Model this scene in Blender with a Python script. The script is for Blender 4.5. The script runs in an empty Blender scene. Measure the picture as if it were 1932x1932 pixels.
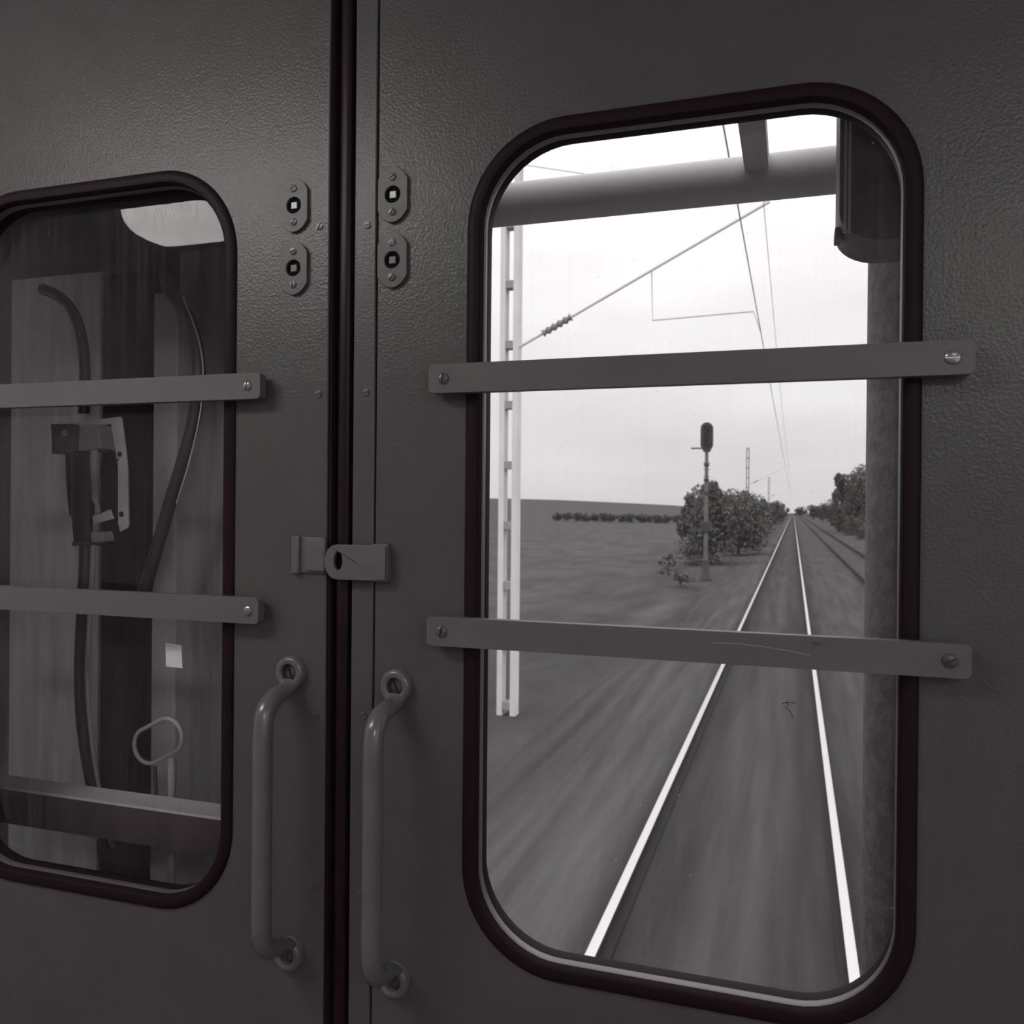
import bpy, math, random
from mathutils import Vector, Matrix
from mathutils.geometry import tessellate_polygon

random.seed(7)
# ------------------------------------------------------------------ camera
CZ = 2.69                      # eye height above the rail tops
FPX = 1624.0                   # focal length in pixels of the 1932 px frame
YAW = math.radians(18.1)       # camera looks this far left of the track direction
ROLL = math.atan(50 / 5500)
PITCH = -math.atan(6 / FPX)
D = 0.8                        # distance from the eye to the inner face of the doors
scene = bpy.context.scene
C = scene.collection
_F = Vector((-math.sin(YAW) * math.cos(PITCH), math.cos(YAW) * math.cos(PITCH), math.sin(PITCH)))
_R0 = Vector((math.cos(YAW), math.sin(YAW), 0))
_U0 = _R0.cross(_F)
_R = _R0 * math.cos(ROLL) + _U0 * math.sin(ROLL)
_U = _U0 * math.cos(ROLL) - _R0 * math.sin(ROLL)
cam_data = bpy.data.cameras.new('camera')
cam_data.sensor_width = 36
cam_data.lens = 36 * FPX / 1932
cam_data.clip_start = 0.02
cam_data.clip_end = 4000
cam = bpy.data.objects.new('camera', cam_data)
C.objects.link(cam)
cam.matrix_world = Matrix(((_R.x, _U.x, -_F.x, 0), (_R.y, _U.y, -_F.y, 0), (_R.z, _U.z, -_F.z, CZ), (0, 0, 0, 1)))
scene.camera = cam
cam_data.dof.use_dof = True          # focused near the doors, the landscape falls slightly soft
cam_data.dof.focus_distance = 1.05
cam_data.dof.aperture_fstop = 14


def A(px, py, Y):
    """point of the place that stands at distance Y ahead, on the sight line through a photo pixel"""
    d = _F * FPX + _R * (px - 966) + _U * (966 - py)
    k = Y / d.y
    return Vector((d.x * k, Y, d.z * k + CZ))


# ------------------------------------------------------------------ sky, exposure
SKY_H = 0.70                   # radiance of the overcast sky at the horizon
world = bpy.data.worlds.new('overcast_sky')
scene.world = world
world.use_nodes = True
nt = world.node_tree
nt.nodes.clear()
tc = nt.nodes.new('ShaderNodeTexCoord')
sep = nt.nodes.new('ShaderNodeSeparateXYZ')
nt.links.new(tc.outputs['Generated'], sep.inputs[0])
mx = nt.nodes.new('ShaderNodeMath'); mx.operation = 'MAXIMUM'; mx.inputs[1].default_value = 0
nt.links.new(sep.outputs['Z'], mx.inputs[0])
ma = nt.nodes.new('ShaderNodeMath'); ma.operation = 'MULTIPLY_ADD'
ma.inputs[1].default_value = 2.0 * SKY_H; ma.inputs[2].default_value = SKY_H
nt.links.new(mx.outputs[0], ma.inputs[0])
mp = nt.nodes.new('ShaderNodeMapping'); mp.inputs['Scale'].default_value = (2.0, 2.0, 7.0)
nt.links.new(tc.outputs['Generated'], mp.inputs[0])
nz = nt.nodes.new('ShaderNodeTexNoise'); nz.inputs['Scale'].default_value = 1.6; nz.inputs['Detail'].default_value = 5
nt.links.new(mp.outputs[0], nz.inputs['Vector'])
mr = nt.nodes.new('ShaderNodeMapRange'); mr.inputs[1].default_value = 0.3; mr.inputs[2].default_value = 0.7
mr.inputs[3].default_value = 0.92; mr.inputs[4].default_value = 1.08
nt.links.new(nz.outputs[0], mr.inputs[0])
mm = nt.nodes.new('ShaderNodeMath'); mm.operation = 'MULTIPLY'
nt.links.new(ma.outputs[0], mm.inputs[0]); nt.links.new(mr.outputs[0], mm.inputs[1])
bg = nt.nodes.new('ShaderNodeBackground'); bg.inputs[0].default_value = (1, 0.978, 0.984, 1)
nt.links.new(mm.outputs[0], bg.inputs[1])
out = nt.nodes.new('ShaderNodeOutputWorld'); nt.links.new(bg.outputs[0], out.inputs[0])

scene.view_settings.view_transform = 'Standard'
scene.view_settings.look = 'None'
scene.view_settings.gamma = 1
scene.view_settings.use_curve_mapping = False
scene.view_settings.exposure = 0.0
try:
    scene.cycles.use_denoising = True
    scene.cycles.max_bounces = 4
    scene.cycles.diffuse_bounces = 3
    scene.cycles.glossy_bounces = 3
    scene.cycles.caustics_reflective = False
    scene.cycles.caustics_refractive = False
    scene.cycles.adaptive_threshold = 0.1
    scene.cycles.transparent_max_bounces = 16
except Exception:
    pass
LAMP_STRENGTH = 17.0

# ------------------------------------------------------------------ materials
TINT = (1.0, 0.97, 0.982)


def grey(v, tint=TINT):
    return (v * tint[0], v * tint[1], v * tint[2], 1)


def mat(name, v, rough=0.5, metal=0.0, spec=0.5, noise=None, bump=None, emit=0.0, tint=TINT, aniso=None):
    """noise = (scale, low, high[, stretch]) multiplies the colour; bump = (scale, strength, distance)"""
    m = bpy.data.materials.new(name)
    m.use_nodes = True
    t = m.node_tree
    b = t.nodes['Principled BSDF']
    b.inputs['Base Color'].default_value = grey(v, tint)
    b.inputs['Roughness'].default_value = rough
    b.inputs['Metallic'].default_value = metal
    b.inputs['Specular IOR Level'].default_value = spec
    if emit:
        b.inputs['Emission Color'].default_value = grey(1.0, tint)
        b.inputs['Emission Strength'].default_value = emit
    tcn = t.nodes.new('ShaderNodeTexCoord')
    if noise:
        mpn = t.nodes.new('ShaderNodeMapping')
        mpn.inputs['Scale'].default_value = noise[3] if len(noise) > 3 else (1, 1, 1)
        t.links.new(tcn.outputs['Object'], mpn.inputs[0])
        n = t.nodes.new('ShaderNodeTexNoise')
        n.inputs['Scale'].default_value = noise[0]; n.inputs['Detail'].default_value = 6
        n.inputs['Roughness'].default_value = 0.62
        t.links.new(mpn.outputs[0], n.inputs['Vector'])
        r = t.nodes.new('ShaderNodeValToRGB')
        r.color_ramp.elements[0].position = 0.3; r.color_ramp.elements[1].position = 0.7
        r.color_ramp.elements[0].color = grey(v * noise[1], tint)
        r.color_ramp.elements[1].color = grey(v * noise[2], tint)
        t.links.new(n.outputs[0], r.inputs[0])
        t.links.new(r.outputs[0], b.inputs['Base Color'])
    if bump:
        n2 = t.nodes.new('ShaderNodeTexNoise')
        n2.inputs['Scale'].default_value = bump[0]; n2.inputs['Detail'].default_value = 2
        t.links.new(tcn.outputs['Object'], n2.inputs['Vector'])
        bp = t.nodes.new('ShaderNodeBump')
        bp.inputs['Strength'].default_value = bump[1]; bp.inputs['Distance'].default_value = bump[2]
        t.links.new(n2.outputs[0], bp.inputs['Height'])
        t.links.new(bp.outputs[0], b.inputs['Normal'])
    return m


def glass_mat(name, streak, dots, dirt_v=0.55, ior=1.45, base=0.01):
    """thin clear pane: weak mirror reflection, everything else passes, with dirt runs and specks on it"""
    m = bpy.data.materials.new(name)
    m.use_nodes = True
    t = m.node_tree
    t.nodes.clear()
    o = t.nodes.new('ShaderNodeOutputMaterial')
    tr = t.nodes.new('ShaderNodeBsdfTransparent'); tr.inputs[0].default_value = (0.95, 0.94, 0.945, 1)
    gl = t.nodes.new('ShaderNodeBsdfGlossy'); gl.inputs['Roughness'].default_value = 0.015
    fr = t.nodes.new('ShaderNodeFresnel'); fr.inputs[0].default_value = ior
    m1 = t.nodes.new('ShaderNodeMixShader')
    t.links.new(fr.outputs[0], m1.inputs[0]); t.links.new(tr.outputs[0], m1.inputs[1]); t.links.new(gl.outputs[0], m1.inputs[2])
    df = t.nodes.new('ShaderNodeBsdfDiffuse'); df.inputs[0].default_value = grey(dirt_v)
    tl = t.nodes.new('ShaderNodeBsdfTranslucent'); tl.inputs[0].default_value = grey(dirt_v)
    m0 = t.nodes.new('ShaderNodeMixShader'); m0.inputs[0].default_value = 0.5
    t.links.new(df.outputs[0], m0.inputs[1]); t.links.new(tl.outputs[0], m0.inputs[2])
    tcn = t.nodes.new('ShaderNodeTexCoord')
    mpn = t.nodes.new('ShaderNodeMapping'); mpn.inputs['Scale'].default_value = (130, 1, 3.0)
    t.links.new(tcn.outputs['Object'], mpn.inputs[0])
    n = t.nodes.new('ShaderNodeTexNoise'); n.inputs['Scale'].default_value = 1; n.inputs['Detail'].default_value = 5
    t.links.new(mpn.outputs[0], n.inputs['Vector'])
    r = t.nodes.new('ShaderNodeMapRange'); r.inputs[1].default_value = 0.5; r.inputs[2].default_value = 0.8
    r.inputs[3].default_value = base; r.inputs[4].default_value = streak
    t.links.new(n.outputs[0], r.inputs[0])
    vo = t.nodes.new('ShaderNodeTexVoronoi'); vo.inputs['Scale'].default_value = 85
    t.links.new(tcn.outputs['Object'], vo.inputs['Vector'])
    # only some cells carry a speck
    sc = t.nodes.new('ShaderNodeSeparateColor'); t.links.new(vo.outputs['Color'], sc.inputs[0])
    g1 = t.nodes.new('ShaderNodeMath'); g1.operation = 'GREATER_THAN'; g1.inputs[1].default_value = 0.9
    t.links.new(sc.outputs[0], g1.inputs[0])
    l1 = t.nodes.new('ShaderNodeMath'); l1.operation = 'LESS_THAN'; l1.inputs[1].default_value = 0.09
    t.links.new(vo.outputs['Distance'], l1.inputs[0])
    d1 = t.nodes.new('ShaderNodeMath'); d1.operation = 'MULTIPLY'
    t.links.new(g1.outputs[0], d1.inputs[0]); t.links.new(l1.outputs[0], d1.inputs[1])
    d2 = t.nodes.new('ShaderNodeMath'); d2.operation = 'MULTIPLY_ADD'; d2.inputs[1].default_value = dots
    t.links.new(d1.outputs[0], d2.inputs[0]); t.links.new(r.outputs[0], d2.inputs[2])
    m2 = t.nodes.new('ShaderNodeMixShader')
    t.links.new(d2.outputs[0], m2.inputs[0]); t.links.new(m1.outputs[0], m2.inputs[1]); t.links.new(m0.outputs[0], m2.inputs[2])
    t.links.new(m2.outputs[0], o.inputs[0])
    return m


M = {}
M['paint'] = mat('hammered_grey_paint', 0.074, 0.31, spec=0.28, bump=(330, 0.42, 0.0012), noise=(14, 0.93, 1.07))
M['bar'] = mat('guard_bar_paint', 0.11, 0.42, spec=0.3, bump=(300, 0.2, 0.0006), noise=(20, 0.94, 1.06))
M['strip'] = mat('edge_strip_paint', 0.074, 0.33, spec=0.28, bump=(330, 0.32, 0.0010))
M['handle'] = mat('handle_grey_enamel', 0.11, 0.22, noise=(30, 0.92, 1.08))
M['plate'] = mat('lock_plate_paint', 0.078, 0.38, spec=0.3, bump=(260, 0.25, 0.0008))
M['rubber'] = mat('black_rubber_gasket', 0.015, 0.5, spec=0.10, tint=(1, 0.5, 0.7))
M['seal'] = mat('black_rubber_seal', 0.016, 0.35, spec=0.15, tint=(1, 0.5, 0.7), noise=(60, 0.7, 1.4, (1, 1, 0.2)))
M['black'] = mat('black_recess', 0.004, 0.7, spec=0.1)
M['bead'] = mat('aluminium_bead', 0.2, 0.45, metal=0.7)
M['screw'] = mat('painted_screw', 0.08, 0.3)
M['bright_screw'] = mat('bare_steel_screw', 0.32, 0.28, metal=0.85)
M['dark_steel'] = mat('dark_steel', 0.06, 0.4, tint=(1, 0.85, 0.9))
M['glass_r'] = glass_mat('clear_pane_with_dirt', 0.045, 0.2, 0.95)
M['glass_l'] = glass_mat('dirty_pane', 0.13, 0.2, 0.5, 1.32, 0.035)
M['wall'] = mat('cream_wall_panel', 0.65, 0.5, tint=(1, 0.96, 0.98))
M['ceil'] = mat('pale_ceiling', 0.75, 0.6)
M['floor'] = mat('red_bounce_floor', 0.3, 0.6, noise=(30, 0.8, 1.2), tint=(1, 0.4, 0.62))  # unseen floor, coloured red to tint the light it bounces upward
M['fill_lamp'] = mat('fill_lamp_diffuser', 0.8, 0.4, emit=LAMP_STRENGTH * 1.5, tint=(1, 0.97, 0.95))  # glow of the added lamp behind the camera
M['lamp_body'] = mat('white_lamp_body', 0.6, 0.4)
M['lamp'] = mat('lit_ribbed_diffuser', 0.8, 0.4, emit=LAMP_STRENGTH, tint=(1, 0.97, 0.95))
t = M['lamp'].node_tree                      # striped glow painting in the refraction of the diffuser ribs
tcn = t.nodes.new('ShaderNodeTexCoord'); sx_ = t.nodes.new('ShaderNodeSeparateXYZ'); t.links.new(tcn.outputs['Object'], sx_.inputs[0])
w1 = t.nodes.new('ShaderNodeMath'); w1.operation = 'MULTIPLY'; w1.inputs[1].default_value = 2 * math.pi / 0.00833; t.links.new(sx_.outputs['X'], w1.inputs[0])
w2 = t.nodes.new('ShaderNodeMath'); w2.operation = 'SINE'; t.links.new(w1.outputs[0], w2.inputs[0])
w3 = t.nodes.new('ShaderNodeMath'); w3.operation = 'MULTIPLY_ADD'; w3.inputs[1].default_value = LAMP_STRENGTH * 0.4; w3.inputs[2].default_value = LAMP_STRENGTH
t.links.new(w2.outputs[0], w3.inputs[0]); t.links.new(w3.outputs[0], t.nodes['Principled BSDF'].inputs['Emission Strength'])
# gangway outside and recess
M['roller'] = mat('weathered_rubber_roller', 0.21, 0.75, spec=0.2, noise=(55, 0.65, 1.35), bump=(140, 0.4, 0.002))
M['canopy'] = mat('glare_pale_canopy', 0.75, 0.6)  # pale colour stands in for glare washing over the tube
M['housing'] = mat('housing_dark_grey', 0.16, 0.6, noise=(40, 0.75, 1.25))
M['housing_seam'] = mat('housing_worn_seam', 0.55, 0.6)
M['rec_dark'] = mat('recess_dark_panel', 0.12, 0.6, spec=0.2, tint=(1, 0.8, 0.87), noise=(18, 0.7, 1.3, (1, 1, 0.3)))
M['rec_black'] = mat('recess_black_column', 0.035, 0.7, spec=0.15, tint=(1, 0.75, 0.85), noise=(30, 0.6, 1.5, (1, 1, 0.3)))
M['rec_mid'] = mat('recess_mid_panel', 0.9, 0.6, spec=0.2, noise=(14, 0.8, 1.2, (3, 1, 0.3)))
M['rec_dull'] = mat('recess_dull_panel', 0.42, 0.6, spec=0.2, noise=(14, 0.75, 1.25, (3, 1, 0.3)))
M['rec_light'] = mat('recess_light_column', 0.9, 0.55, spec=0.3, noise=(10, 0.95, 1.05))
M['hose'] = mat('dark_hose_rubber', 0.08, 0.4, tint=(1, 0.82, 0.88))
M['cable'] = mat('grey_cable_sheath', 0.75, 0.4)
M['bracket'] = mat('galvanised_bracket', 0.9, 0.4, noise=(30, 0.85, 1.1))
M['device'] = mat('grey_device_casing', 0.6, 0.45, noise=(30, 0.85, 1.1))
M['paper'] = mat('pale_paper_label', 0.6, 0.7, noise=(60, 0.93, 1.05))
# landscape
M['rail_rust'] = mat('rusty_rail_side', 0.035, 0.8, spec=0.1)
M['rail_top'] = mat('polished_rail_head', 0.75, 0.28, metal=1.0)
M['sleeper'] = mat('weathered_sleeper', 0.066, 0.9, spec=0.1, noise=(3, 0.8, 1.2))
M['far_mast'] = mat('grey_weathered_mast', 0.3, 0.8, spec=0.1)
M['concrete'] = mat('pale_concrete', 0.78, 0.8, spec=0.1, tint=(1, 0.985, 0.985), noise=(2, 0.9, 1.05))
M['mast_dark'] = mat('weathered_batten', 0.35, 0.8, spec=0.1)
M['steel'] = mat('galvanised_steel', 0.7, 0.6)
M['wire'] = mat('overhead_wire', 0.4, 0.6)
M['insulator'] = mat('brown_insulator', 0.25, 0.4)
M['signal'] = mat('dark_signal_paint', 0.05, 0.6)
M['signal_post'] = mat('signal_post_paint', 0.14, 0.6, noise=(1.2, 0.6, 1.5))
M['lens'] = mat('dark_signal_lens', 0.02, 0.15)
M['leaf'] = mat('dull_foliage', 0.13, 0.8, spec=0.1, noise=(0.9, 0.75, 1.3), tint=(1, 0.98, 0.94))
M['bark'] = mat('dark_bark', 0.05, 0.9, spec=0.1)


def ground_mat(name, v, bands, scale, stretch, wob=1.0, patch=None):
    m = mat(name, v, 1.0, spec=0.03, noise=(scale, 0.72, 1.3, stretch), bump=(5, 0.5, 0.05))
    if bands:
        t = m.node_tree
        b = t.nodes['Principled BSDF']
        src = b.inputs['Base Color'].links[0].from_socket
        tcn = t.nodes.new('ShaderNodeTexCoord')
        s = t.nodes.new('ShaderNodeSeparateXYZ'); t.links.new(tcn.outputs['Object'], s.inputs[0])
        n = t.nodes.new('ShaderNodeTexNoise'); n.inputs['Scale'].default_value = 0.35
        t.links.new(tcn.outputs['Object'], n.inputs['Vector'])
        ad = t.nodes.new('ShaderNodeMath'); ad.operation = 'MULTIPLY_ADD'; ad.inputs[1].default_value = wob
        t.links.new(n.outputs[0], ad.inputs[0]); t.links.new(s.outputs['X'], ad.inputs[2])
        mrn = t.nodes.new('ShaderNodeMapRange'); mrn.inputs[1].default_value = -12 + wob / 2; mrn.inputs[2].default_value = 8 + wob / 2
        t.links.new(ad.outputs[0], mrn.inputs[0])
        r = t.nodes.new('ShaderNodeValToRGB')
        cr = r.color_ramp
        for i, (x, f) in enumerate([bands[0], bands[-1]] + bands[1:-1]):
            p = (x + 12) / 20
            e = cr.elements[i] if i < 2 else cr.elements.new(p)
            if i < 2: e.position = p
            e.color = (f, f, f, 1)
        t.links.new(mrn.outputs[0], r.inputs[0])
        mxn = t.nodes.new('ShaderNodeMix'); mxn.data_type = 'RGBA'; mxn.blend_type = 'MULTIPLY'; mxn.inputs[0].default_value = 1
        t.links.new(src, mxn.inputs[6]); t.links.new(r.outputs[0], mxn.inputs[7])
        last = mxn.outputs[2]
        if patch:                             # a bare trodden patch
            pm = t.nodes.new('ShaderNodeMapping'); pm.vector_type = 'TEXTURE'
            pm.inputs['Location'].default_value = patch[0]; pm.inputs['Scale'].default_value = patch[1]
            t.links.new(tcn.outputs['Object'], pm.inputs[0])
            vl_ = t.nodes.new('ShaderNodeVectorMath'); vl_.operation = 'LENGTH'; t.links.new(pm.outputs[0], vl_.inputs[0])
            n3 = t.nodes.new('ShaderNodeMath'); n3.operation = 'MULTIPLY_ADD'; n3.inputs[1].default_value = 0.9
            t.links.new(n.outputs[0], n3.inputs[0]); t.links.new(vl_.outputs['Value'], n3.inputs[2])
            pr = t.nodes.new('ShaderNodeMapRange'); pr.inputs[1].default_value = 0.6; pr.inputs[2].default_value = 1.6
            pr.inputs[3].default_value = patch[2]; pr.inputs[4].default_value = 1.0
            t.links.new(n3.outputs[0], pr.inputs[0])
            mx2 = t.nodes.new('ShaderNodeVectorMath'); mx2.operation = 'SCALE'
            t.links.new(last, mx2.inputs[0]); t.links.new(pr.outputs[0], mx2.inputs['Scale'])
            last = mx2.outputs[0]
        t.links.new(last, b.inputs['Base Color'])
    return m


M['field'] = ground_mat('grassy_field', 0.082, [(-12, 1.05), (-8, 0.97), (-5.5, 0.84), (-3.8, 0.8), (-3.0, 0.8), (7.5, 0.9)], 0.7, (1, 0.35, 1), patch=((-3.95, 25, -0.3), (0.6, 6.5, 3), 1.5))
M['ballast'] = ground_mat('rail_shaded_ballast', 0.068, [(-11.9, 1.0), (-2.7, 0.95), (-2.0, 1.12), (-1.6, 1.25), (-1.3, 0.95), (-1.0, 0.78), (-0.4, 1.02), (0.15, 0.8), (0.6, 0.85), (1.0, 1.05), (7.5, 1.0)], 4.5, (1, 0.05, 1), 0.25)  # dark bands beside the rails are their shade, painted into the ballast


# ------------------------------------------------------------------ mesh builder
class MB:
    def __init__(s):
        s.v = []; s.f = []

    def quad_loops(s, loops, closed=True, caps=False):
        n = len(loops[0]); b = len(s.v)
        for l in loops: s.v += [Vector(p) for p in l]
        for k in range(len(loops) - 1):
            for i in range(n if closed else n - 1):
                j = (i + 1) % n
                s.f.append((b + k * n + i, b + k * n + j, b + (k + 1) * n + j, b + (k + 1) * n + i))
        if caps:
            s.f.append(tuple(b + i for i in reversed(range(n))))
            s.f.append(tuple(b + (len(loops) - 1) * n + i for i in range(n)))
        return s

    def box(s, x0, x1, y0, y1, z0, z1):
        return s.quad_loops([[(x0, y0, z0), (x1, y0, z0), (x1, y1, z0), (x0, y1, z0)],
                             [(x0, y0, z1), (x1, y0, z1), (x1, y1, z1), (x0, y1, z1)]], caps=True)

    def tube(s, path, r, n=12, caps=True, flat=None):
        """r is a number or one per point; flat = (a, b) scales the two axes of the section"""
        path = [Vector(p) for p in path]
        m = len(path)
        rs = [r] * m if isinstance(r, (int, float)) else r
        up = None; loops = []
        for i, p in enumerate(path):
            t = (path[min(i + 1, m - 1)] - path[max(i - 1, 0)]).normalized()
            if up is None:
                up = Vector((0, 0, 1)) if abs(t.z) < 0.9 else Vector((0, 1, 0))
            a = (up - t * up.dot(t)).normalized(); c = t.cross(a); up = a
            fa, fb = flat[i] if flat else (1, 1)
            loops.append([p + a * (math.cos(2 * math.pi * k / n) * rs[i] * fa) + c * (math.sin(2 * math.pi * k / n) * rs[i] * fb) for k in range(n)])
        return s.quad_loops(loops, caps=caps)

    def prism(s, poly, y0, y1, holes=()):
        """outline in (x, z), extruded along Y"""
        allp = [list(poly)] + [list(h) for h in holes]
        flat = [p for l in allp for p in l]
        tris = tessellate_polygon([[Vector((p[0], p[1], 0)) for p in l] for l in allp])
        b = len(s.v); n = len(flat)
        s.v += [Vector((p[0], y0, p[1])) for p in flat] + [Vector((p[0], y1, p[1])) for p in flat]
        for t in tris:
            s.f.append(tuple(b + i for i in t)); s.f.append(tuple(b + n + i for i in reversed(t)))
        o = 0
        for l in allp:
            for i in range(len(l)):
                j = (i + 1) % len(l)
                s.f.append((b + o + i, b + o + j, b + n + o + j, b + n + o + i))
            o += len(l)
        return s

    def build(s, name, m, parent=None, smooth=35, bevel=0.0, data=None):
        me = bpy.data.meshes.new(name)
        off = Vector((0, 0, 0)); p = parent
        while p is not None:
            off += p.location; p = p.parent
        me.from_pydata([tuple(v - off) for v in s.v], [], s.f)
        me.validate(); me.update()
        import bmesh
        bm = bmesh.new(); bm.from_mesh(me); bmesh.ops.recalc_face_normals(bm, faces=bm.faces); bm.to_mesh(me); bm.free()
        if smooth:
            for q in me.polygons: q.use_smooth = True
            me.set_sharp_from_angle(angle=math.radians(smooth))
        me.materials.append(M[m])
        o = bpy.data.objects.new(name, me)
        C.objects.link(o)
        o.parent = parent
        if bevel:
            bv = o.modifiers.new('bevel', 'BEVEL'); bv.width = bevel; bv.segments = 2; bv.limit_method = 'ANGLE'
            bv.angle_limit = math.radians(50)
        return o


def thing(name, loc, label=None, cat=None, group=None, kind=None):
    o = bpy.data.objects.new(name, None)
    o.empty_display_size = 0.05
    C.objects.link(o)
    o.location = loc
    return tag(o, label, cat, group, kind)


def tag(o, label=None, cat=None, group=None, kind=None):
    if label: o['label'] = label
    if cat: o['category'] = cat
    if group: o['group'] = group
    if kind: o['kind'] = kind
    return o


def rrect(x0, x1, z0, z1, r, off=0.0, n=12):
    x0 -= off; x1 += off; z0 -= off; z1 += off; r = max(r + off, 1e-4)
    pts = []
    for cx, cz, a0 in ((x1 - r, z1 - r, 0), (x0 + r, z1 - r, 90), (x0 + r, z0 + r, 180), (x1 - r, z0 + r, 270)):
        for k in range(n + 1):
            a = math.radians(a0 + 90 * k / n)
            pts.append((cx + r * math.cos(a), cz + r * math.sin(a)))
    return pts


def circle(cx, cz, r, n=24, a0=0.0):
    return [(cx + r * math.cos(2 * math.pi * k / n + a0), cz + r * math.sin(2 * math.pi * k / n + a0)) for k in range(n)]


def ring(mb, rect, prof):
    """sweep a profile of (offset outward, y) around a rounded rectangle"""
    loops = [[(p[0], y, p[1]) for p in rrect(*rect, off=o)] for o, y in prof]
    loops.append(loops[0])
    n = len(loops[0]); b = len(mb.v)
    for l in loops[:-1]: mb.v += [Vector(p) for p in l]
    m = len(loops) - 1
    for k in range(m):
        for i in range(n):
            j = (i + 1) % n; k2 = (k + 1) % m
            mb.f.append((b + k * n + i, b + k * n + j, b + k2 * n + j, b + k2 * n + i))
    return mb


def screw(parent, x, yf, z, r, angle, m='screw', dome=0.35):
    """slotted screw head standing on the surface y = yf, seen from -Y"""
    mb = MB(); h = r * 0.5; w = r * 0.16; nn = 14
    ca, sa = math.cos(math.radians(angle)), math.sin(math.radians(angle))

    def pt(u, v, y):
        return (x + u * ca - v * sa, y, z + u * sa + v * ca)
    for sgn in (1, -1):
        a0 = math.asin(w / r)
        arc = [a0 + (math.pi - 2 * a0) * k / nn for k in range(nn + 1)]
        lo = [pt(r * math.cos(a), sgn * r * math.sin(a), yf) for a in arc]
        mid = [pt(r * 0.92 * math.cos(a), sgn * max(r * 0.92 * math.sin(a), w), yf - h * 0.55) for a in arc]
        top = [pt(r * 0.6 * math.cos(a), sgn * max(r * 0.6 * math.sin(a), w), yf - h * (0.6 + dome)) for a in arc]
        mb.quad_loops([lo, mid, top], caps=True)
    mb.quad_loops([[pt(r * 0.9 * math.cos(2 * math.pi * k / 20), r * 0.9 * math.sin(2 * math.pi * k / 20), y) for k in range(20)]
                   for y in (yf, yf - h * 0.2)], caps=True)
    return mb.build('screw', m, parent, smooth=40)


# ------------------------------------------------------------------ the vestibule shell
XL, XR, YB = -1.85, 1.0, -1.7
ZF, ZC_ = CZ - 1.5, CZ + 0.72
LEAF_L = (-1.13, -0.4665)
LEAF_R = (-0.4365, 0.235)
LZ0, LZ1 = ZF + 0.02, CZ + 0.64
Y1 = D + 0.035


def struct(mb, name, m, **k):
    return tag(mb.build(name, m, None, **k), kind='structure')


struct(MB().box(XL - 0.1, XR + 0.1, YB - 0.1, Y1 + 0.08, ZF - 0.08, ZF), 'floor', 'floor', smooth=0)
struct(MB().box(XL - 0.1, XR + 0.1, YB - 0.1, Y1 + 0.08, ZC_, ZC_ + 0.06), 'ceiling', 'ceil', smooth=0)
struct(MB().box(XL - 0.1, XL, YB - 0.1, Y1 + 0.08, ZF, ZC_), 'wall_left', 'wall', smooth=0)
struct(MB().box(XL, XR, YB - 0.1, YB, ZF, ZC_), 'wall_back', 'wall', smooth=0)
# right wall with an unseen side window, enlarged to let in more daylight
wr = MB()
hole = (-1.4, 0.5, CZ - 0.5, CZ + 0.6)
wr.box(XR, XR + 0.1, YB - 0.1, hole[0], ZF, ZC_)
wr.box(XR, XR + 0.1, hole[1], Y1 + 0.08, ZF, ZC_)
wr.box(XR, XR + 0.1, hole[0], hole[1], ZF, hole[2])
wr.box(XR, XR + 0.1, hole[0], hole[1], hole[3], ZC_)
struct(wr, 'wall_right', 'wall', smooth=0)
we = MB()
we.box(XL, LEAF_L[0] - 0.004, D + 0.004, Y1 + 0.08, ZF, ZC_)
we.box(LEAF_R[1] + 0.004, XR, D + 0.004, Y1 + 0.08, ZF, ZC_)
we.box(LEAF_L[0] - 0.004, LEAF_R[1] + 0.004, D + 0.004, Y1 + 0.08, LZ1 + 0.004, ZC_)
struct(we, 'wall_end', 'paint', smooth=0)

# ------------------------------------------------------------------ the two door leaves
WIN_R = (-0.2955, 0.0875, CZ - 0.44, CZ + 0.362, 0.085)
WIN_L = (-0.9776, -0.5946, CZ - 0.44, CZ + 0.362, 0.085)


def guard_bar(door, x0, x1, zc, h, screws):
    y0, y1 = D - 0.0185, D - 0.0075
    k = y0 / D                      # measured on the plane of the door face
    x0, x1, zc = x0 * k, x1 * k, CZ + (zc - CZ) * k; h *= k
    mb = MB().prism(rrect(x0, x1, zc - h / 2, zc + h / 2, 0.005, n=5), y0, y1)
    o = mb.build('guard_bar', 'bar', door, smooth=0, bevel=0.0009)
    for (sx, r, a, m) in screws:
        sx *= k
        sp = MB().prism(circle(sx, zc, 0.0085), y1, D + 0.001)
        sp.build('spacer', 'bar', o)
        screw(o, sx, y0, zc, r, a, m)
    return o


def window_parts(door, W, glass):
    g = MB()
    ring(g, W, [(0.0, D + 0.030), (0.0, D - 0.001), (0.002, D - 0.0035), (0.007, D - 0.0045), (0.0125, D - 0.0035),
                (0.015, D - 0.0005), (0.015, D + 0.002), (0.0045, D + 0.002), (0.0045, D + 0.030)])
    g.build('window_gasket', 'rubber', door, smooth=40)
    b = MB()
    ring(b, W, [(-0.0004, D + 0.0055), (-0.0012, D + 0.0075), (-0.0012, D + 0.0135), (-0.0004, D + 0.0155), (0.001, D + 0.0105)])
    b.build('glazing_bead', 'bead', door, smooth=50)
    p = MB().prism(rrect(*W, off=-0.0002), D + 0.026, D + 0.0262)
    # a pane is one thin sheet
    sheet = MB()
    pts = rrect(*W, off=-0.0003)
    sheet.v = [Vector((q[0], D + 0.026, q[1])) for q in pts]
    sheet.f = [tuple(range(len(pts)))]
    return sheet.build('window_pane', glass, door, smooth=0)


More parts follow.
